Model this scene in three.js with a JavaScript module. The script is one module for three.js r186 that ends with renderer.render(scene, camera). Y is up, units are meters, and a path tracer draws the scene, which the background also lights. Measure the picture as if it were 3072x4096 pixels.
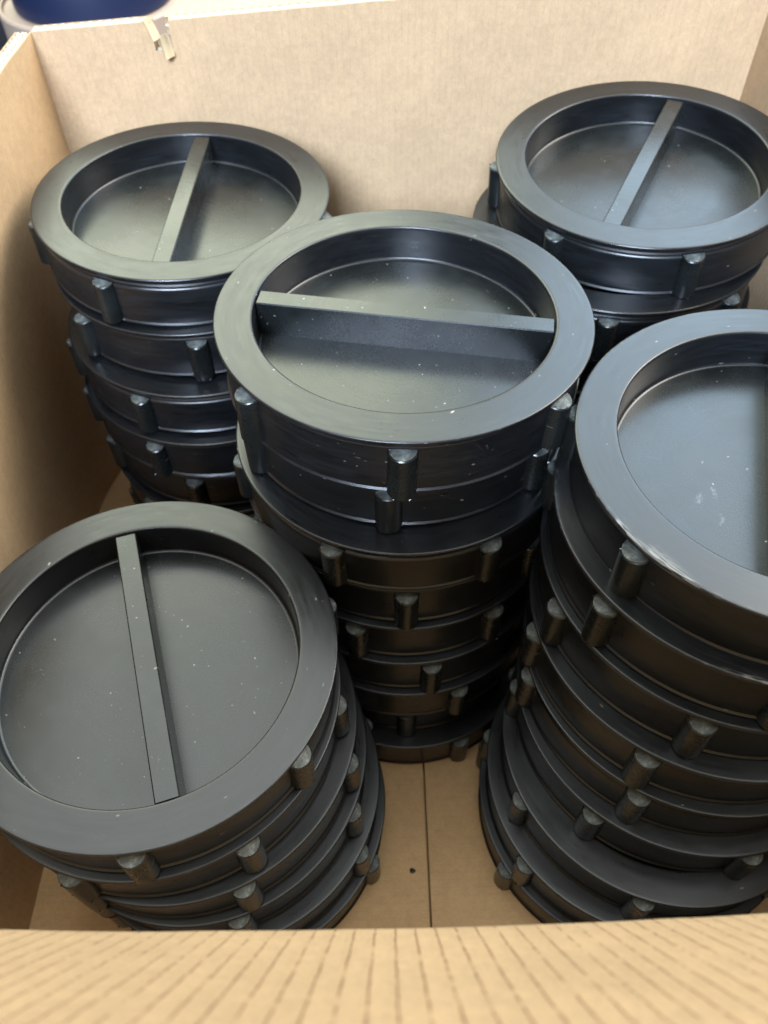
import * as THREE from 'three';
import { mergeGeometries, mergeVertices, toCreasedNormals } from 'three/addons/utils/BufferGeometryUtils.js';
import { RectAreaLightUniformsLib } from 'three/addons/lights/RectAreaLightUniformsLib.js';
import { FontLoader } from 'three/addons/loaders/FontLoader.js';
import { TextGeometry } from 'three/addons/geometries/TextGeometry.js';

// ---------------------------------------------------------------- camera, light, exposure
const R = 0.075;                       // radius of a cap's rim; lengths below are in rims unless they say metres
const FLOOR = 5.9;                     // the camera stands this many rims above the bottom of the box
const scene = new THREE.Scene();
scene.background = new THREE.Color().setRGB(0.10, 0.10, 0.11);

const camera = new THREE.PerspectiveCamera(66.08, 768 / 1024, 0.01, 40);
{
  const pitch = THREE.MathUtils.degToRad(51), roll = THREE.MathUtils.degToRad(-1.158);
  const fwd = new THREE.Vector3(0, -Math.sin(pitch), -Math.cos(pitch)), up = new THREE.Vector3(0, Math.cos(pitch), -Math.sin(pitch));
  camera.position.set(0, FLOOR * R, 0);
  camera.up.copy(up.multiplyScalar(Math.cos(roll)).addScaledVector(new THREE.Vector3(1, 0, 0), -Math.sin(roll)));
  camera.lookAt(camera.position.clone().add(fwd));
  camera.focus = 0.245;
  camera.userData.fStop = 19;
}

const renderer = new THREE.WebGLRenderer({ antialias: true });
renderer.setSize(768, 1024);
renderer.toneMapping = THREE.LinearToneMapping;
renderer.toneMappingExposure = 1.36;
renderer.shadowMap.enabled = true;
RectAreaLightUniformsLib.init();

function rng(seed) { let s = seed >>> 0; return () => { s = (s + 0x6D2B79F5) >>> 0; let t = s; t = Math.imul(t ^ (t >>> 15), t | 1); t ^= t + Math.imul(t ^ (t >>> 7), t | 61); return ((t ^ (t >>> 14)) >>> 0) / 4294967296; }; }
// crease angles are found on positions in millimetres, so that neighbouring points stay apart
function creased(g, angle) { g.scale(1000, 1000, 1000); const c = toCreasedNormals(g, angle); c.scale(0.001, 0.001, 0.001); return c; }
const taken = {};
function numbered(name) { const n = taken[name] = (taken[name] ?? -1) + 1; return n ? `${name}_${String(n).padStart(3, '0')}` : name; }
function thing(name, label, category, group) {
  const o = new THREE.Group(); o.name = numbered(name); scene.add(o);
  o.userData = { label, category }; if (group) o.userData.group = group;
  return o;
}
function part(name, geometry, material, parent, label) {
  const m = new THREE.Mesh(geometry, material); m.name = name; m.castShadow = m.receiveShadow = true;
  if (label) m.userData.label = label;
  parent.add(m); return m;
}

// a light fitting: white frame, softly glowing pane, and the light it gives just in front of the pane
const whitePaint = new THREE.MeshStandardMaterial({ color: new THREE.Color().setRGB(0.75, 0.75, 0.73), roughness: 0.5 });
function fitting(name, label, category, pos, target, w, h, rgb, L, bars) {
  const g = thing(name, label, category);
  g.position.set(...pos); g.lookAt(...target);        // a group's +z looks at the target
  const fr = [];
  const bar = (x, y, bw, bh) => { const b = new THREE.BoxGeometry(bw, bh, 0.06); b.translate(x, y, -0.035); fr.push(b); };
  bar(0, h / 2 + 0.04, w + 0.16, 0.08); bar(0, -h / 2 - 0.04, w + 0.16, 0.08);
  bar(-w / 2 - 0.04, 0, 0.08, h); bar(w / 2 + 0.04, 0, 0.08, h);
  part('frame', mergeGeometries(fr), whitePaint, g);
  const glow = new THREE.MeshStandardMaterial({ color: 0x222222, roughness: 0.9, emissive: new THREE.Color().setRGB(...rgb), emissiveIntensity: 0.25 * L });
  const pane = new THREE.BoxGeometry(w, h, 0.01); pane.translate(0, 0, -0.03);
  part('pane', pane, glow, g);
  const li = new THREE.RectAreaLight(new THREE.Color().setRGB(...rgb), L, w, h);
  li.position.set(0, 0, 0.002); li.rotation.y = Math.PI;   // a RectAreaLight shines along its -z
  g.add(li);
  return g;
}
fitting('overhead_fill_panel', 'added wide pale glowing panel for soft overhead light above the box', 'fill light', [0.45, 2.4, -0.65], [0.45, 0, -0.65001], 3.8, 2.2, [0.95, 1.0, 0.97], 2.3);  // unseen panel, added to give broad dome-like light from overhead
fitting('window', 'wide window with pale greenish daylight beyond the blue tub', 'window', [-0.66, 1.85, -2.25], [-0.1, 0.2, -0.25], 1.9, 1.5, [0.93, 1.0, 0.78], 4.2);
fitting('window', 'tall window with cool blue daylight beyond the rear wall', 'window', [1.15, 1.75, -2.0], [0.1, 0.2, -0.25], 1.4, 1.8, [0.62, 0.82, 1.0], 4.2);
fitting('window', 'small window with bright blue daylight facing the folded flap', 'window', [-0.4, 1.75, 1.9], [0, 0.2, -0.3], 0.85, 0.8, [0.64, 0.78, 1.0], 62.0);
fitting('window', 'square window with pale warm daylight beside the tall stacks', 'window', [1.75, 1.75, -0.8], [0, 0.15, -0.35], 1.2, 1.2, [1.0, 0.95, 0.86], 11.0);

// ---------------------------------------------------------------- textures
function noise2(seed, w, h) {           // tiling value noise, w x h cells
  const r = rng(seed), g = new Float32Array(w * h).map(() => r());
  return (x, y) => {
    x = ((x % w) + w) % w; y = ((y % h) + h) % h;
    const xi = Math.floor(x), yi = Math.floor(y); let fx = x - xi, fy = y - yi; fx = fx * fx * (3 - 2 * fx); fy = fy * fy * (3 - 2 * fy);
    const x1 = (xi + 1) % w, y1 = (yi + 1) % h;
    return (g[yi * w + xi] * (1 - fx) + g[yi * w + x1] * fx) * (1 - fy) + (g[y1 * w + xi] * (1 - fx) + g[y1 * w + x1] * fx) * fy;
  };
}
function texture(w, h, fn, srgb, rx = 1, ry = 1) {
  const d = new Uint8Array(w * h * 4), o = [0, 0, 0];
  for (let y = 0; y < h; y++) for (let x = 0; x < w; x++) { fn((x + 0.5) / w, (y + 0.5) / h, o, x, y); const k = (y * w + x) * 4; for (let c = 0; c < 3; c++) d[k + c] = Math.max(0, Math.min(255, Math.round(o[c]))); d[k + 3] = 255; }
  const t = new THREE.DataTexture(d, w, h); t.wrapS = t.wrapT = THREE.RepeatWrapping; t.magFilter = THREE.LinearFilter; t.minFilter = THREE.LinearMipmapLinearFilter; t.generateMipmaps = true;
  if (srgb) t.colorSpace = THREE.SRGBColorSpace; t.repeat.set(rx, ry); t.needsUpdate = true; return t;
}

// cardboard: kraft fibres, faint flute lines along v; uv is in metres, one tile is 0.14 m = 39 lines of 3.6 mm
const TILE = 0.1404;
function cardboard(seed, ruled, base) {
  const n1 = noise2(seed, 6, 6), n2 = noise2(seed + 1, 40, 40), n3 = noise2(seed + 2, 260, 130), n4 = noise2(seed + 3, 512, 512), nl = noise2(seed + 4, 39, 26), nl2 = noise2(seed + 5, 39, 150), nw = noise2(seed + 6, 39, 40);
  const lines = 39;
  const line = (u, v) => {
    const k = Math.floor(u * lines), off = (nw(k + 0.01, v * 40) - 0.5) * 0.05;
    const d = Math.abs(u * lines - k - 0.5 + off), a = nl(k + 0.01, v * 26), b = nl2(k + 0.01, v * 150);
    const w = 0.04 + 0.04 * b;
    return Math.max(0, 1 - d / w) * THREE.MathUtils.smoothstep(0.55 * a + 0.45 * b, 0.16, 0.5);
  };
  const map = texture(1024, 1024, (u, v, o) => {
    const f = 1 + 0.05 * (n1(u * 6, v * 6) - 0.5) + 0.045 * (n2(u * 40, v * 40) - 0.5) + 0.06 * (n3(u * 260, v * 130) - 0.5) + 0.07 * (n4(u * 512, v * 512) - 0.5);
    const l = line(u, v) * ruled, g = 1 - 0.5 * l;
    o[0] = base[0] * f * (1 - 0.40 * l); o[1] = base[1] * f * g; o[2] = base[2] * f * (1 - 0.58 * l);
  }, true, 1 / TILE, 1 / TILE);
  const bump = texture(1024, 1024, (u, v, o) => {
    const c = Math.cos((u * lines) * 2 * Math.PI);        // the flutes show through the paper
    o[0] = o[1] = o[2] = 130 + 22 * c + 34 * (n3(u * 260, v * 130) - 0.5) + 22 * (n2(u * 40, v * 40) - 0.5) - 60 * line(u, v) * ruled;
  }, false, 1 / TILE, 1 / TILE);
  return new THREE.MeshStandardMaterial({ map, bumpMap: bump, bumpScale: 0.00035, roughness: 0.88 });
}
const kraft = cardboard(11, 0.16, [184, 155, 120]);
const kraftRuledShaded = cardboard(31, 1.05, [158, 131, 98]);  // front flap: base colour darkened to stand for the photographer's shade
const kraftFloor = cardboard(51, 0.10, [186, 153, 113]);
const tornPulp = new THREE.MeshStandardMaterial({ color: new THREE.Color(0xa89575), roughness: 0.95 });
const pulp = new THREE.MeshStandardMaterial({ color: new THREE.Color(0xd8cab0), roughness: 0.95 });

// black moulded plastic; v of the turned shell runs along its profile, u once round
const SPECK = [[205, 205, 198], [190, 180, 160], [150, 150, 150]];
function specks(seed, w, h, count, r0, r1, sx) {      // dust grains and nicks, list of soft dots in texels
  const r = rng(seed), g = new Float32Array(w * h), c = new Uint8Array(w * h);
  for (let i = 0; i < count; i++) {
    const cx = r() * w, cy = r() * h, rad = r0 + (r1 - r0) * Math.pow(r(), 3), e = 1 + r() * 1.2, t = r() * Math.PI, amp = 0.35 + 0.65 * r(), ci = Math.floor(r() * 3), ct = Math.cos(t), st = Math.sin(t);
    const m = Math.ceil(rad * e * Math.max(1, sx)) + 1;
    for (let y = -m; y <= m; y++) for (let x = -m; x <= m; x++) {
      const px = x / sx, py = y, a = (px * ct + py * st) / (rad * e), b = (-px * st + py * ct) / rad, q = 1 - (a * a + b * b); if (q <= 0) continue;
      const k = (((Math.round(cy) + y) % h + h) % h) * w + (((Math.round(cx) + x) % w + w) % w), val = amp * Math.min(1, q * 1.6);
      if (val > g[k]) { g[k] = val; c[k] = ci; }
    }
  }
  return (x, y) => [g[y * w + x], SPECK[c[y * w + x]]];
}
// hair scratches drawn as short arcs
function scratches(seed, w, h, count, len, amp) {
  const r = rng(seed), g = new Float32Array(w * h);
  for (let i = 0; i < count; i++) {
    let x = r() * w, y = r() * h, t = r() * 6.283; const dt = (r() - 0.5) * 0.03, n = len * (0.3 + r()), a = amp * (0.25 + 0.75 * r());
    for (let k = 0; k < n; k++) { x += Math.cos(t); y += Math.sin(t); t += dt; const q = ((Math.floor(y) % h + h) % h) * w + (Math.floor(x) % w + w) % w; g[q] = Math.max(g[q], a * Math.sin(Math.PI * k / n)); }
  }
  return (x, y) => g[y * w + x];
}
function plasticShell(seed, dust, scuff, edgeV, at = -1) {
  const W = 1024, H = 512;
  const turn = noise2(seed, 10, 170), turn2 = noise2(seed + 1, 30, 380), blot = noise2(seed + 2, 60, 60), fine = noise2(seed + 3, 300, 150), film = noise2(seed + 21, 14, 20), film2 = noise2(seed + 22, 60, 110), rag = noise2(seed + 4, 120, 3), rag2 = noise2(seed + 5, 150, 260), where0 = noise2(seed + 6, 7, 2);
  const where = (a, b) => where0(a, b) + (at < 0 ? 0 : 0.9 * Math.exp(-(((a / 7 - at) / 0.05) ** 2)));
  const dots = specks(seed + 7, W, H, dust, 0.7, 2.0, 1.0), scr = scratches(seed + 8, W, H, 150, 40, 0.4);
  const worn = (u, v) => { const d = Math.abs(v - edgeV) / (0.008 + 0.045 * rag(u * 120, 1.3) * where(u * 7, 0.5)); return Math.max(0, 1 - d) * THREE.MathUtils.smoothstep(rag2(u * 150, v * 260) * 0.7 + where(u * 7, 0.5) * 0.6, 0.80, 1.15) * scuff; };
  const map = texture(W, H, (u, v, o, x, y) => {
    const f = 0.75 + 0.36 * film(u * 14, v * 20) * film2(u * 60, v * 110) * 2 + 0.14 * blot(u * 60, v * 60) + 0.05 * (turn(u * 10, v * 170) - 0.5) + 0.06 * (fine(u * 300, v * 150) - 0.5);
    o[0] = 18 * f; o[1] = 20 * f; o[2] = 22 * f;
    const s = scr(x, y) * 0.4, [d, c] = dots(x, y), e = worn(u, v);
    for (let k = 0; k < 3; k++) { o[k] += (120 - o[k]) * s; o[k] += ([150, 150, 148][k] - o[k]) * e * 0.8; o[k] += (c[k] - o[k]) * d * 0.8; }
  }, true);
  const rough = texture(W, H, (u, v, o, x, y) => {
    const a = 0.32 + 0.08 * (blot(u * 60, v * 60) - 0.5) + 0.045 * (turn(u * 10, v * 170) - 0.5) + 0.03 * (fine(u * 300, v * 150) - 0.5) + 0.3 * worn(u, v) + 0.25 * scr(x, y) + 0.3 * dots(x, y)[0];
    o[0] = 0; o[1] = 255 * Math.min(0.9, a); o[2] = 0;
  }, false);
  const bump = texture(W, H, (u, v, o) => { o[0] = o[1] = o[2] = 128 + 60 * (turn2(u * 30, v * 380) - 0.5) + 40 * (turn(u * 10, v * 170) - 0.5) + 40 * (fine(u * 300, v * 150) - 0.5) - 70 * worn(u, v); }, false);
  return new THREE.MeshPhysicalMaterial({ ior: 1.54, map, roughnessMap: rough, roughness: 1, bumpMap: bump, bumpScale: 0.000008 });
}
function plasticPlate(seed, dust, scuff, nicks = []) {             // planar uv, one tile over the whole plate
  const W = 768;
  const blot = noise2(seed, 7, 7), blot2 = noise2(seed + 1, 22, 22), fine = noise2(seed + 2, 256, 256), ring = noise2(seed + 3, 9, 120);
  const dots = specks(seed + 4, W, W, dust, 0.8, 2.6, 1), scr = scratches(seed + 5, W, W, 40 + scuff * 60, 60, 0.5);
  const polar = (u, v) => [(Math.atan2(v - 0.5, u - 0.5) / 6.2832 + 1) * 9, Math.hypot(u - 0.5, v - 0.5) * 160];
  const map = texture(W, W, (u, v, o, x, y) => {
    const f = 0.8 + 0.3 * blot(u * 7, v * 7) * blot2(u * 22 + 3, v * 22) * 2 + 0.08 * (blot2(u * 22, v * 22) - 0.5) + 0.10 * (fine(u * 256, v * 256) - 0.5);
    o[0] = 21 * f; o[1] = 24 * f; o[2] = 24 * f;
    let s = scr(x, y) * (0.15 + 0.45 * scuff); const [d, c] = dots(x, y);
    for (const [nx, ny, nr, a0, a1, wd] of nicks) { const px = (u - 0.5) * 1.56 - nx, py = (v - 0.5) * 1.56 - ny, q = Math.atan2(py, px) * 57.3; if (q > a0 && q < a1) s = Math.max(s, 0.4 * Math.max(0, 1 - Math.abs(Math.hypot(px, py) - nr) / wd) * THREE.MathUtils.smoothstep(fine(u * 256, v * 256) + Math.sin((q - a0) / (a1 - a0) * 3.14) * 0.4, 0.5, 0.9)); }
    for (let k = 0; k < 3; k++) { o[k] += (165 - o[k]) * s; o[k] += (c[k] - o[k]) * d * 0.85; }
  }, true);
  const rough = texture(W, W, (u, v, o, x, y) => {
    const p = polar(u, v), a = 0.28 + 0.10 * (blot(u * 7, v * 7) - 0.5) + 0.03 * (blot2(u * 22, v * 22) - 0.5) + 0.03 * (ring(p[0], p[1]) - 0.5) + 0.04 * (fine(u * 256, v * 256) - 0.5) + 0.3 * dots(x, y)[0] + 0.2 * scr(x, y);
    o[0] = 0; o[1] = 255 * Math.min(0.9, a); o[2] = 0;
  }, false);
  const bump = texture(W, W, (u, v, o) => { const p = polar(u, v); o[0] = o[1] = o[2] = 128 + 90 * (blot(u * 7, v * 7) - 0.5) + 30 * (blot2(u * 22, v * 22) - 0.5) + 14 * (ring(p[0], p[1]) - 0.5) + 10 * (fine(u * 256, v * 256) - 0.5); }, false);
  return new THREE.MeshPhysicalMaterial({ ior: 1.54, map, roughnessMap: rough, roughness: 1, bumpMap: bump, bumpScale: 0.000014 });
}

// ---------------------------------------------------------------- the ground
const groundMat = new THREE.MeshPhysicalMaterial({ color: new THREE.Color().setRGB(0.006, 0.006, 0.010), roughness: 1, specularIntensity: 0.2 });
{
  const g = new THREE.Mesh(new THREE.BoxGeometry(12, 0.1, 12), groundMat); g.name = 'ground'; g.position.y = -0.068;
  g.receiveShadow = true; g.userData.kind = 'structure'; scene.add(g);
}

// ---------------------------------------------------------------- the cardboard box
// a sheet of board: P(u, s) in rims gives its inner face (u along the flutes' row, s up), n the way its thickness goes
const V = (x, y, z) => new THREE.Vector3(x, y, z);
function slab(P, n, a, b, nu, nv, uLen, sLen, u0 = 0, u1 = 1, s0 = 0, s1 = 1) {
  const pos = [], uv = [], idx = [];
  const N = typeof n === 'function' ? n : () => n;
  for (const off of [a, b]) for (let j = 0; j <= nv; j++) for (let i = 0; i <= nu; i++) {
    const u = u0 + (u1 - u0) * i / nu, s = s0 + (s1 - s0) * j / nv, p = P(u, s).addScaledVector(N(u, s), off).multiplyScalar(R);
    pos.push(p.x, p.y, p.z); uv.push(u * uLen * R, s * sLen * R);
  }
  const w = nu + 1, m = w * (nv + 1);
  for (let j = 0; j < nv; j++) for (let i = 0; i < nu; i++) {
    const k = j * w + i; idx.push(k, k + 1, k + w, k + 1, k + w + 1, k + w, m + k, m + k + w, m + k + 1, m + k + 1, m + k + w, m + k + w + 1);
  }
  const edge = (k, l) => idx.push(k, m + k, l, l, m + k, m + l);
  for (let i = 0; i < nu; i++) { edge(i, i + 1); edge(nv * w + i + 1, nv * w + i); }
  for (let j = 0; j < nv; j++) { edge((j + 1) * w, j * w); edge(j * w + nu, (j + 1) * w + nu); }
  const g = new THREE.BufferGeometry(); g.setAttribute('position', new THREE.Float32BufferAttribute(pos, 3)); g.setAttribute('uv', new THREE.Float32BufferAttribute(uv, 2)); g.setIndex(idx);
  return creased(g, 0.7);
}
function flute(P, n, a, b, waves, nv, u0 = 0, u1 = 1, s0 = 0, s1 = 1) {       // the wavy paper between two liners
  const nu = waves * 8, N = typeof n === 'function' ? n : () => n, pos = [], idx = [];
  for (const d of [0, 0.004]) for (let j = 0; j <= nv; j++) for (let i = 0; i <= nu; i++) {
    const u = u0 + (u1 - u0) * i / nu, s = s0 + (s1 - s0) * j / nv, o = (a + b) / 2 + (b - a) / 2 * 0.96 * Math.sin(i / nu * waves * 2 * Math.PI) + d;
    const p = P(u, s).addScaledVector(N(u, s), o).multiplyScalar(R); pos.push(p.x, p.y, p.z);
  }
  const w = nu + 1, m = w * (nv + 1);
  for (let j = 0; j < nv; j++) for (let i = 0; i < nu; i++) { const k = j * w + i; idx.push(k, k + 1, k + w, k + 1, k + w + 1, k + w, m + k, m + k + w, m + k + 1, m + k + 1, m + k + w, m + k + w + 1); }
  for (let i = 0; i < nu; i++) { let k = nv * w + i, l = k + 1; idx.push(k, l, m + k, l, m + l, m + k); k = i; l = i + 1; idx.push(k, m + k, l, l, m + k, m + l); }
  const g = new THREE.BufferGeometry(); g.setAttribute('position', new THREE.Float32BufferAttribute(pos, 3)); g.setIndex(idx);
  g.computeVertexNormals(); return g;
}
const T = 0.112;                                       // board thickness: two flutes between three liners
function board(parent, name, P, n, uLen, sLen, mat, { nu = 24, nv = 12, u0 = 0, u1 = 1, s0 = 0, s1 = 1, label } = {}) {
  const p = part(name, slab(P, n, 0, 0.007, nu, nv, uLen, sLen, u0, u1, s0, s1), mat, parent, label);
  const waves = Math.max(2, Math.round(uLen * (u1 - u0) / 0.085));
  part('fluting', mergeGeometries([flute(P, n, 0.009, T * 0.468, waves, nv, u0, u1, s0, s1), flute(P, n, T * 0.564, T - 0.009, Math.round(waves * 1.25), nv, u0, u1, s0, s1)]), pulp, p);
  part('middle_liner', slab(P, n, T * 0.484, T * 0.548, nu, nv, uLen, sLen, u0, u1, s0, s1), pulp, p);
  part('outer_liner', slab(P, n, T - 0.007, T, nu, nv, uLen, sLen, u0, u1, s0, s1), kraft, p);
  return p;
}
const XL = -2.465, XR = 2.815, ZB = -6.27, ZF = -0.465, sm = THREE.MathUtils.smoothstep;
const wob = noise2(77, 64, 8);
const box = thing('cardboard_box', 'open kraft cardboard box with a torn notch, holding stacked black caps', 'box');
const topBack = (x) => FLOOR - 2.19 + (x - XL) * 0.060;          // the rear wall's upper edge climbs to one side
const topSide = FLOOR - 2.19;
const NOTCH = [-1.60, -1.47];
const backP = (top) => (u, s) => {
  const x = XL + (XR - XL) * u, y = s * top(x);
  const bulge = 0.05 * Math.sin(Math.PI * u) * Math.sin(Math.PI * Math.min(1, s));
  return V(x, y + (s > 0.99 ? 0.006 * (wob(u * 64, 1) - 0.5) : 0), ZB - bulge);
};
const backLen = XR - XL, nBack = V(0, 0, -1);
const uN0 = (NOTCH[0] - XL) / backLen, uN1 = (NOTCH[1] - XL) / backLen, sN = (FLOOR - 2.33) / topBack(-1.53);
// the rear wall in one sheet below the notch, and the two sides of the notch above it
board(box, 'rear_wall', backP(topBack), nBack, backLen, 3.8, kraft, { nu: 40, nv: 14, s1: sN });
board(box, 'rear_wall', backP(topBack), nBack, backLen, 3.8, kraft, { nu: 8, nv: 2, u1: uN0, s0: sN, s1: 1 });
board(box, 'rear_wall', backP(topBack), nBack, backLen, 3.8, kraft, { nu: 32, nv: 2, u0: uN1, s0: sN, s1: 1 });
{ // torn paper hanging in the notch
  const curl = (x0, x1, y0, y1, z0, z1, twist) => slab((u, s) => V(x0 + (x1 - x0) * u + twist * (1 - s), y0 + (y1 - y0) * s, z0 + (z1 - z0) * (1 - s) * (1 - s) + 0.03 * Math.sin(u * 5)), V(0, 0, -1), 0, 0.008, 6, 8, 0.2, 0.3);
  const yb = FLOOR - 2.33;
  part('torn_paper', curl(-1.575, -1.50, yb - 0.03, yb + 0.10, ZB - 0.01, ZB + 0.055, 0.04), tornPulp, box);
  part('torn_paper', curl(-1.66, -1.60, yb + 0.09, yb + 0.21, ZB + 0.004, ZB + 0.05, 0.06), kraft, box);
}
// rear flap folded outwards beyond the notch
{
  const hinge = (x) => topBack(x) + 0.002, u0 = (-1.52 - XL) / backLen;
  board(box, 'rear_flap', (u, s) => V(XL + backLen * u - 0.06 * s, hinge(XL + backLen * u) - 0.02 - 0.16 * s * 2.2, ZB - T - 0.02 - 2.1 * s), V(0, -0.985, 0.17), backLen, 2.2, kraft, { nu: 20, nv: 4, u0, u1: 0.995, label: 'rear flap folded out and down' });
}
const sideLen = ZF - ZB;
const bulgeL = (z) => 0.30 * sm(z, ZB, ZB + 1.5) * (1 - sm(z, -4.0, -2.7));
board(box, 'side_wall', (u, s) => { const z = ZB + sideLen * u, k = 1 - s; return V(XL - bulgeL(z) * (k * k * (3 - 2 * k)) - 0.02 * Math.sin(u * 9) * s, s * topSide + (s > 0.99 ? 0.008 * (wob(u * 64, 3) - 0.5) : 0), z); }, V(-1, 0, 0), sideLen, 3.7, kraft, { nu: 40, nv: 16 });
board(box, 'side_wall', (u, s) => V(XR + 0.03 * Math.sin(Math.PI * u) * (1 - s), s * (FLOOR - 1.9), ZF - sideLen * u), V(1, 0, 0), sideLen, 4.0, kraft, { nu: 24, nv: 12 });
const foldZ = (x) => ZF + 0.022 * (1 - Math.min(1, (x / 1.1) ** 2)) - 0.006 * sm(x, 0.2, 1.2);
const foldY = (x) => FLOOR - 2.2 + 0.012 * (wob((x + 3) * 9, 5) - 0.5);
board(box, 'front_wall', (u, s) => { const x = XL + backLen * u; return V(x, s * (foldY(x) - 0.035), foldZ(x) + 0.012); }, V(0, 0, 1), backLen, 3.7, kraft, { nu: 60, nv: 8 });
{ // front flap: bends over the fold and stands up, leaning towards the photographer
  const lean = Math.tan(THREE.MathUtils.degToRad(19.5)), len = 1.35;
  const P = (u, s) => {
    const x = XL + backLen * u, t = s * len, a = Math.min(1, t / 0.10);
    const y = foldY(x) - 0.016 * (1 - a) * (1 - a) + t * 0.94, z = foldZ(x) + 0.02 * (1 - a) * (1 - a) + t * 0.94 * lean;
    return V(x, y + 0.010 * Math.sin(x * 3.1 + 1) * a * Math.exp(-t * 3), z + 0.012 * Math.sin(x * 2.3) * s);
  };
  board(box, 'front_flap', P, V(0, -0.33, 0.94), backLen, len, kraftRuledShaded, { nu: 90, nv: 36, label: 'front flap ruled with dashed brown flute lines' });
}
{ // bottom: two outer flaps that meet in a seam, a sheet beneath them
  const seam = 0.262, x0 = XL - 0.32, x1 = XR + 0.05, z0 = ZB - 0.06, z1 = ZF + 0.1;
  const bot = (xa, xb) => slab((u, s) => V(xa + (xb - xa) * s, 0, z0 + (z1 - z0) * u), V(0, -1, 0), 0, 0.09, 12, 12, z1 - z0, xb - xa);
  part('bottom_flap', bot(x0, seam - 0.008), kraftFloor, box);
  part('bottom_flap', bot(seam + 0.008, x1), kraftFloor, box);
  part('bottom_sheet', slab((u, s) => V(x0 + (x1 - x0) * s, -0.095, z0 + (z1 - z0) * u), V(0, -1, 0), 0, 0.09, 4, 4, z1 - z0, x1 - x0), kraftFloor, box);
}

// ---------------------------------------------------------------- the caps
const H = 0.36, PLATE = 0.15;
function shellGeometry(profile) {
  const seg = 144, pts = profile, len = [0];
  for (let i = 1; i < pts.length; i++) len.push(len[i - 1] + Math.hypot(pts[i][0] - pts[i - 1][0], pts[i][1] - pts[i - 1][1]));
  const L = len[len.length - 1], pos = [], uv = [], idx = [];
  for (let i = 0; i < pts.length; i++) for (let k = 0; k <= seg; k++) { const a = k / seg * 2 * Math.PI; pos.push(pts[i][0] * Math.sin(a) * R, pts[i][1] * R, pts[i][0] * Math.cos(a) * R); uv.push(k / seg, len[i] / L); }
  const w = seg + 1;
  for (let i = 0; i < pts.length - 1; i++) for (let k = 0; k < seg; k++) { const q = i * w + k; idx.push(q, q + 1, q + w, q + 1, q + w + 1, q + w); }
  const g = new THREE.BufferGeometry(); g.setAttribute('position', new THREE.Float32BufferAttribute(pos, 3)); g.setAttribute('uv', new THREE.Float32BufferAttribute(uv, 2)); g.setIndex(idx);
  return { g: creased(g, 0.45), v: (i) => len[i] / L };
}
const arc = (cx, cy, r, a0, a1, n) => Array.from({ length: n + 1 }, (_, i) => { const a = THREE.MathUtils.degToRad(a0 + (a1 - a0) * i / n); return [cx + r * Math.cos(a), cy + r * Math.sin(a)]; });
const inside = [[0.978, H], [0.818, H], ...arc(0.808, H - 0.012, 0.012, 90, 175, 4), [0.7957, 0.338], [0.7904, 0.180], ...arc(0.772, PLATE + 0.018, 0.018, 0, -88, 6), [0.76, PLATE - 0.03], [0.895, PLATE - 0.03], [0.90, 0.0]];
// stepped rim: a turned groove between rim and wall
const stepped = shellGeometry([[0.90, 0.0], [0.955, 0.0], [0.974, 0.003], [0.974, 0.007], [0.964, 0.016], [0.964, 0.026], [0.964, 0.280], [0.964, 0.292], ...arc(0.950, 0.294, 0.013, 0, 85, 3), [0.944, 0.309], [0.944, 0.316], [0.984, 0.321], ...arc(0.982, 0.331, 0.010, -70, 0, 3), [0.996, 0.350], ...arc(0.988, H - 0.009, 0.009, 15, 90, 4), ...inside]);
// rounded shoulder below the rim
const rounded = shellGeometry([[0.90, 0.0], [0.955, 0.0], [0.976, 0.003], [0.976, 0.007], [0.967, 0.016], [0.967, 0.026], [0.968, 0.242], [0.968, 0.252], ...arc(0.945, 0.256, 0.026, 0, 75, 7), [0.946, 0.292], [0.952, 0.300], [0.985, 0.326], [0.994, 0.346], ...arc(0.986, H - 0.010, 0.010, 15, 90, 4), ...inside]);
const edgeStepped = stepped.v(22), edgeRounded = rounded.v(22);
const plateGeo = (() => {
  const g = new THREE.CylinderGeometry(0.775 * R, 0.775 * R, 0.03 * R, 96, 1); g.translate(0, (PLATE - 0.015) * R, 0);
  const p = g.attributes.position, uv = g.attributes.uv; for (let i = 0; i < p.count; i++) uv.setXY(i, p.getX(i) / (1.56 * R) + 0.5, p.getZ(i) / (1.56 * R) + 0.5);
  return g;
})();
const barGeo = (() => {
  const y0 = PLATE - 0.004, y1 = H - 0.016, s = new THREE.Shape(); s.moveTo(-0.066, y0); s.lineTo(0.066, y0); s.lineTo(0.058, y1 - 0.006); s.lineTo(0.052, y1); s.lineTo(-0.052, y1); s.lineTo(-0.058, y1 - 0.006); s.closePath();
  const g = new THREE.ExtrudeGeometry(s, { depth: 1.574, bevelEnabled: false, steps: 1 }); g.translate(0, 0, -0.787); g.scale(R, R, R);
  const p = g.attributes.position, uv = g.attributes.uv; for (let i = 0; i < p.count; i++) uv.setXY(i, p.getZ(i) / (1.56 * R) + 0.5, (p.getX(i) + p.getY(i)) / (1.56 * R) + 0.3);
  return g;
})();
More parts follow.
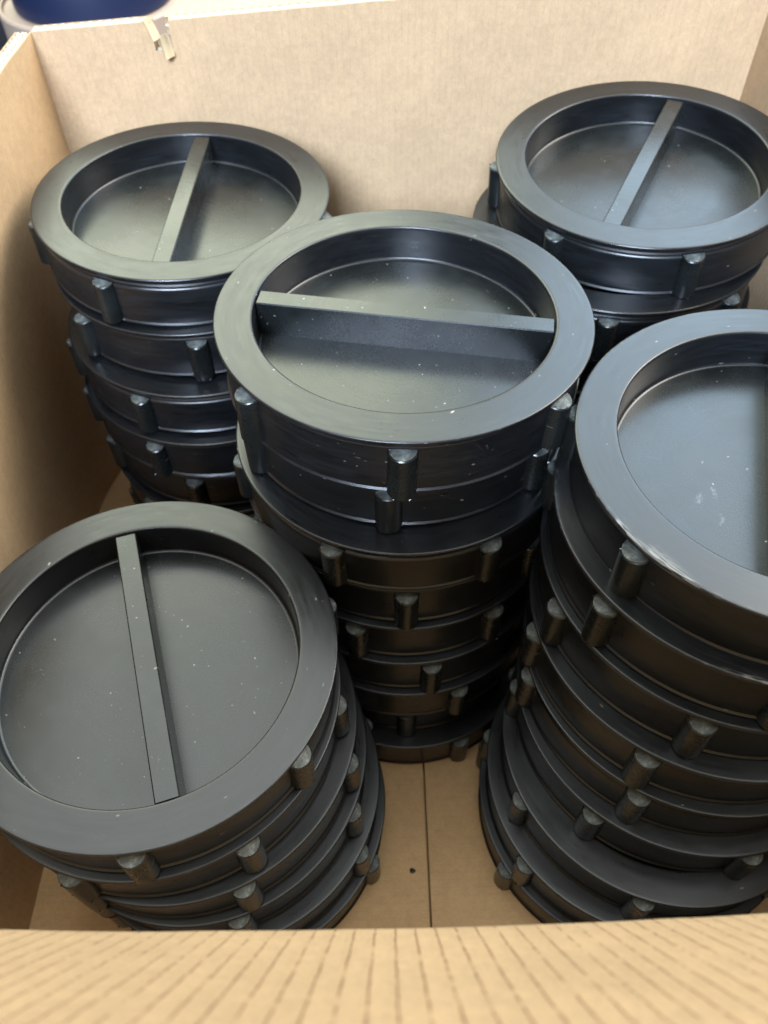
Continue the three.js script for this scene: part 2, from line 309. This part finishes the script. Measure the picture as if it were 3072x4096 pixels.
function lugGeometry(seed) {                            // half-round rib with a cut top and a little flash at its ends
  const r = rng(seed), s = new THREE.Shape(), rad = 0.072, n = 14, top = 0.283;
  s.moveTo(-rad, -0.03);
  for (let i = 0; i <= n; i++) { const a = Math.PI - Math.PI * i / n; s.lineTo(Math.cos(a) * rad, Math.sin(a) * rad * 1.02); }
  s.lineTo(rad, -0.03); s.closePath();
  let g = new THREE.ExtrudeGeometry(s, { depth: top - 0.010, bevelEnabled: true, bevelThickness: 0.005, bevelSize: 0.005, bevelOffset: -0.005, bevelSegments: 1, steps: 1 });
  g.rotateX(-Math.PI / 2);                             // shape y -> -z, depth -> +y
  g.scale(1, 1, -1); g.translate(0, 0.005, 0.962);
  const ix = g.index ? g.index.array : null; const p = g.attributes.position;
  if (!ix) for (let i = 0; i < p.count; i += 3) for (const at of [p, g.attributes.uv]) { const k = at.itemSize; for (let c = 0; c < k; c++) { const t = at.array[(i + 1) * k + c]; at.array[(i + 1) * k + c] = at.array[(i + 2) * k + c]; at.array[(i + 2) * k + c] = t; } }
  for (let i = 0; i < p.count; i++) if (p.getY(i) > top - 0.02) p.setY(i, p.getY(i) - 0.010 * (p.getZ(i) - 0.96) / rad);
  g.deleteAttribute('normal'); g.scale(R, R, R);
  const uv = g.attributes.uv; for (let i = 0; i < p.count; i++) uv.setXY(i, p.getX(i) * 6 + 0.3 + seed * 0.13, p.getY(i) * 8 + 0.2);
  const fl = [];
  for (let k = 0; k < 3; k++) {                        // slivers of flash
    const a = (r() * 0.8 + 0.1) * Math.PI, q = 0.003 + 0.006 * r(), yb = r() < 0.5 ? 0.001 : top - 0.004;
    const t = new THREE.TetrahedronGeometry(q * R, 0); t.scale(1.6, 0.8, 1); t.rotateY(r() * 6); t.translate(Math.cos(a) * rad * R, yb * R, (0.962 + Math.sin(a) * rad) * R);
    t.deleteAttribute('normal'); fl.push(t);
  }
  g = mergeGeometries([g.index ? g.toNonIndexed() : g, ...fl.map((t) => t.index ? t.toNonIndexed() : t)]);
  return creased(g, 0.6);
}
const lugs = [1, 2, 3, 4].map(lugGeometry);
const cutGeo = (() => {                                 // the sawn upper end of a lug: a thin matt half-disc
  const s = new THREE.Shape(), rad = 0.0655, n = 14; s.moveTo(-rad, 0);
  const r = rng(3); for (let i = 0; i <= n; i++) { const a = Math.PI - Math.PI * i / n, q = rad * (1 + 0.05 * (r() - 0.5)); s.lineTo(Math.cos(a) * q, Math.sin(a) * q); }
  s.closePath();
  const g = new THREE.ExtrudeGeometry(s, { depth: 0.006, bevelEnabled: false }); g.rotateX(Math.PI / 2); g.translate(0, 0.2855, 0.964);
  const p = g.attributes.position; for (let i = 0; i < p.count; i++) p.setY(i, p.getY(i) - 0.010 * (p.getZ(i) - 0.96) / 0.072);
  g.scale(R, R, R); g.computeVertexNormals();
  const uv = g.attributes.uv; for (let i = 0; i < p.count; i++) uv.setXY(i, p.getX(i) / 0.012, p.getZ(i) / 0.012);
  return g;
})();
const cutMat = (() => {
  const a = noise2(301, 40, 40), b = noise2(302, 8, 8);
  const map = texture(256, 256, (u, v, o) => { const f = 0.55 + 0.6 * b(u * 8, v * 8) + 0.5 * (a(u * 40, v * 40) - 0.5); o[0] = 88 * f; o[1] = 93 * f; o[2] = 90 * f; }, true);
  return new THREE.MeshStandardMaterial({ map, roughness: 0.6 });
})();
const shells = {
  plain: plasticShell(101, 70, 0.10, edgeStepped), dusty: plasticShell(121, 170, 0.22, edgeStepped), scuffed: plasticShell(141, 120, 1.0, edgeStepped, 0.855), round: plasticShell(161, 70, 0.05, edgeRounded),
};
const NICKS = [[-0.36, 0.17, 0.07, -178, -115, 0.022], [-0.41, 0.10, 0.07, -30, 35, 0.016], [-0.40, 0.25, 0.055, -30, 60, 0.012]];   // crescent scuffs: centre, radius, angles, width
const plates = { plain: plasticPlate(201, 60, 0.2), dusty: plasticPlate(221, 200, 0.5), scuffed: plasticPlate(241, 60, 1, NICKS) };
plates.round = plates.plain;
const ordinal = ['topmost', 'second from the top', 'third from the top', 'fourth from the top', 'fifth from the top', 'sixth from the top', 'seventh from the top', 'eighth from the top', 'lowest'];

// each row: x, z (rims), turn of the lugs (degrees from the photographer), style, lean about x and z (degrees); topmost first
const stacks = {
  A: { at: 'of the tall stack nearest the blue tub', n: 8, top: 3.131, bar: -2.1, rows: [
    [-1.335, -5.084, 28.5, 'round', 1.0, 1.9], [-1.292, -5.033, 6.2, 'plain'], [-1.293, -4.894, 30.7, 'round', 0.3, 0.4], [-1.275, -4.823, 31.0, 'plain'], [-1.267, -4.873, 42.8, 'plain'], [-1.27, -4.84, 15, 'plain'], [-1.25, -4.86, 33, 'plain'], [-1.27, -4.85, 8, 'plain']] },
  B: { at: 'of the stack diagonally opposite the shortest', n: 8, top: 3.295, bar: -26.9, rows: [
    [1.814, -5.147, 6.0, 'round', 3.6, -2.6], [1.660, -4.99, 38.5, 'round', 0.8, -0.5], [1.70, -5.02, 12, 'plain'], [1.68, -4.98, 27, 'plain'], [1.71, -4.99, 44, 'plain'], [1.69, -5.0, 19, 'plain'], [1.70, -5.03, 2, 'plain'], [1.68, -5.0, 30, 'plain']] },
  C: { at: 'of the middle stack', n: 9, top: 3.351, bar: 80.6, rows: [
    [0.119, -3.439, 49.5, 'dusty', -0.7, 1.2], [0.129, -3.535, 45.2, 'dusty'], [0.130, -3.376, 26.5, 'round'], [0.130, -3.399, 50.7, 'plain'], [0.133, -3.374, 32.5, 'plain'], [0.138, -3.342, 8.6, 'plain'], [0.148, -3.313, 19.7, 'plain'], [0.149, -3.377, 50.4, 'plain'], [0.165, -3.258, 22, 'plain']] },
  D: { at: 'of the shortest stack', n: 6, top: 2.333, bar: 17.4, rows: [
    [-1.258, -2.007, 5.8, 'dusty', 0.5, 1.5], [-1.257, -1.984, 34.2, 'plain', -0.2, 0.5], [-1.178, -1.968, 24.5, 'plain'], [-1.133, -1.950, 16.6, 'plain'], [-1.060, -1.911, 10.6, 'plain'], [-1.028, -1.896, 14.6, 'plain']] },
  E: { at: 'of the tall stack by the ruled flap', n: 9, top: 3.284, bar: -17, rows: [
    [1.894, -2.473, 45.0, 'scuffed', 0.2, -1.0], [1.832, -2.423, 44.5, 'scuffed'], [1.817, -2.395, 28.8, 'plain'], [1.795, -2.310, 19.3, 'plain'], [1.798, -2.264, 21.2, 'round'], [1.793, -2.175, 9.8, 'plain'], [1.724, -2.008, 34, 'plain'], [1.651, -1.938, 47.6, 'plain'], [1.627, -1.924, 42.1, 'plain']] },
};
const rnd = rng(5);
let topC = null;
for (const st of Object.values(stacks)) {
  const pitch = st.top / st.n;
  st.rows.forEach(([x, z, turn, style, lx = 0, lz = 0], i) => {
    const last = i === st.rows.length - 1, which = last ? 'lowest' : ordinal[i];
    const extra = { dusty: 'dust specked ', scuffed: 'edge scuffed ' }[style] ?? '';
    const cap = thing('screw_cap', `${extra}black ${extra ? '' : 'ribbed '}cap, ${which} ${st.at}`, 'cap', 'black caps stacked in the box');
    cap.position.set(x * R, (st.top - pitch * i - H) * R + 0.00003, z * R);
    cap.rotation.set(THREE.MathUtils.degToRad(lx), 0, THREE.MathUtils.degToRad(-lz));
    const geo = style === 'round' ? rounded.g : stepped.g, mat = shells[style];
    const t = THREE.MathUtils.degToRad(turn), shell = part('shell', geo, mat, cap); shell.rotation.y = style === 'scuffed' && !i ? 0 : t + Math.floor(rnd() * 7) * 0.9;
    const plate = part('recessed_plate', plateGeo, plates[style], cap); plate.rotation.y = style === 'scuffed' && !i ? 0 : rnd() * 6.28;
    const bar = part('crossbar', barGeo, plates[style], cap); bar.rotation.y = i ? rnd() * Math.PI : THREE.MathUtils.degToRad(st.bar);
    for (let k = 0; k < 7; k++) { const l = part('lug', lugs[Math.floor(rnd() * 4)], plates.plain, cap); l.rotation.y = t + k * 2 * Math.PI / 7; part('cut_face', cutGeo, cutMat, l); }
    if (!topC && st === stacks.C) topC = cap;
  });
}
// faint raised letters on the rim of the middle cap
{
  const font = await new FontLoader().loadAsync('fonts/droid/droid_sans_regular.typeface.json');
  const geos = [];
  [['0', -8.5], ['0', -3.6], ['1', 0.6], ['7', 16]].forEach(([c, deg]) => {
    const g = new TextGeometry(c, { font, size: 0.052 * R, depth: 0.0009 * R, curveSegments: 4, bevelEnabled: false });
    g.computeBoundingBox(); const b = g.boundingBox; g.translate(-(b.min.x + b.max.x) / 2, -(b.min.y + b.max.y) / 2, 0);
    g.rotateX(-Math.PI / 2); const a = THREE.MathUtils.degToRad(deg); g.rotateY(a); g.translate(Math.sin(a) * 0.895 * R, (H - 0.0004) * R, Math.cos(a) * 0.895 * R); geos.push(g);
  });
  part('lettering', mergeGeometries(geos), shells.dusty, topC);
}

// ---------------------------------------------------------------- small things
{
  const g = new THREE.IcosahedronGeometry(0.016 * R, 1); const p = g.attributes.position, r = rng(9);
  const q = mergeVertices(g); const pp = q.attributes.position; for (let i = 0; i < pp.count; i++) { const f = 0.7 + 0.6 * r(); pp.setXYZ(i, pp.getX(i) * f * 1.2, pp.getY(i) * f * 0.7, pp.getZ(i) * f); } q.computeVertexNormals();
  const c = new THREE.Mesh(q, shells.plain); c.name = 'plastic_crumb'; c.userData = { label: 'tiny black plastic crumb lying beside the bottom seam', category: 'crumb' }; c.castShadow = c.receiveShadow = true;
  c.position.set(0.15 * R, 0.011 * R, -1.52 * R); scene.add(c);
}
// the tub on the ground behind the box
{
  const t = thing('storage_tub', 'round beige tub under a dark blue lid, standing behind the box', 'tub');
  t.position.set(-4.0 * R, -0.018, -12.9 * R);
  const lathe = (pts) => new THREE.LatheGeometry(pts.map(([x, y]) => new THREE.Vector2(x * R, y * R)), 64);
  const beige = new THREE.MeshStandardMaterial({ color: new THREE.Color().setRGB(0.37, 0.275, 0.21), roughness: 0.6 });
  const blue = new THREE.MeshPhysicalMaterial({ color: new THREE.Color().setRGB(0.008, 0.015, 0.048), roughness: 0.45 });
  part('body', creased(lathe([[0, 0], [1.28, 0], [1.31, 0.03], [1.33, 1.9], [1.34, 2.06], [1.32, 2.09], [1.28, 2.09], [1.27, 2.04], [0, 2.04]]), 0.5), beige, t);
  part('lid', creased(lathe([[0, 2.05], [1.09, 2.05], [1.11, 2.08], [1.11, 2.45], [1.07, 2.62], [0.9, 2.70], [0, 2.72]]), 0.5), blue, t);
}

renderer.render(scene, camera);
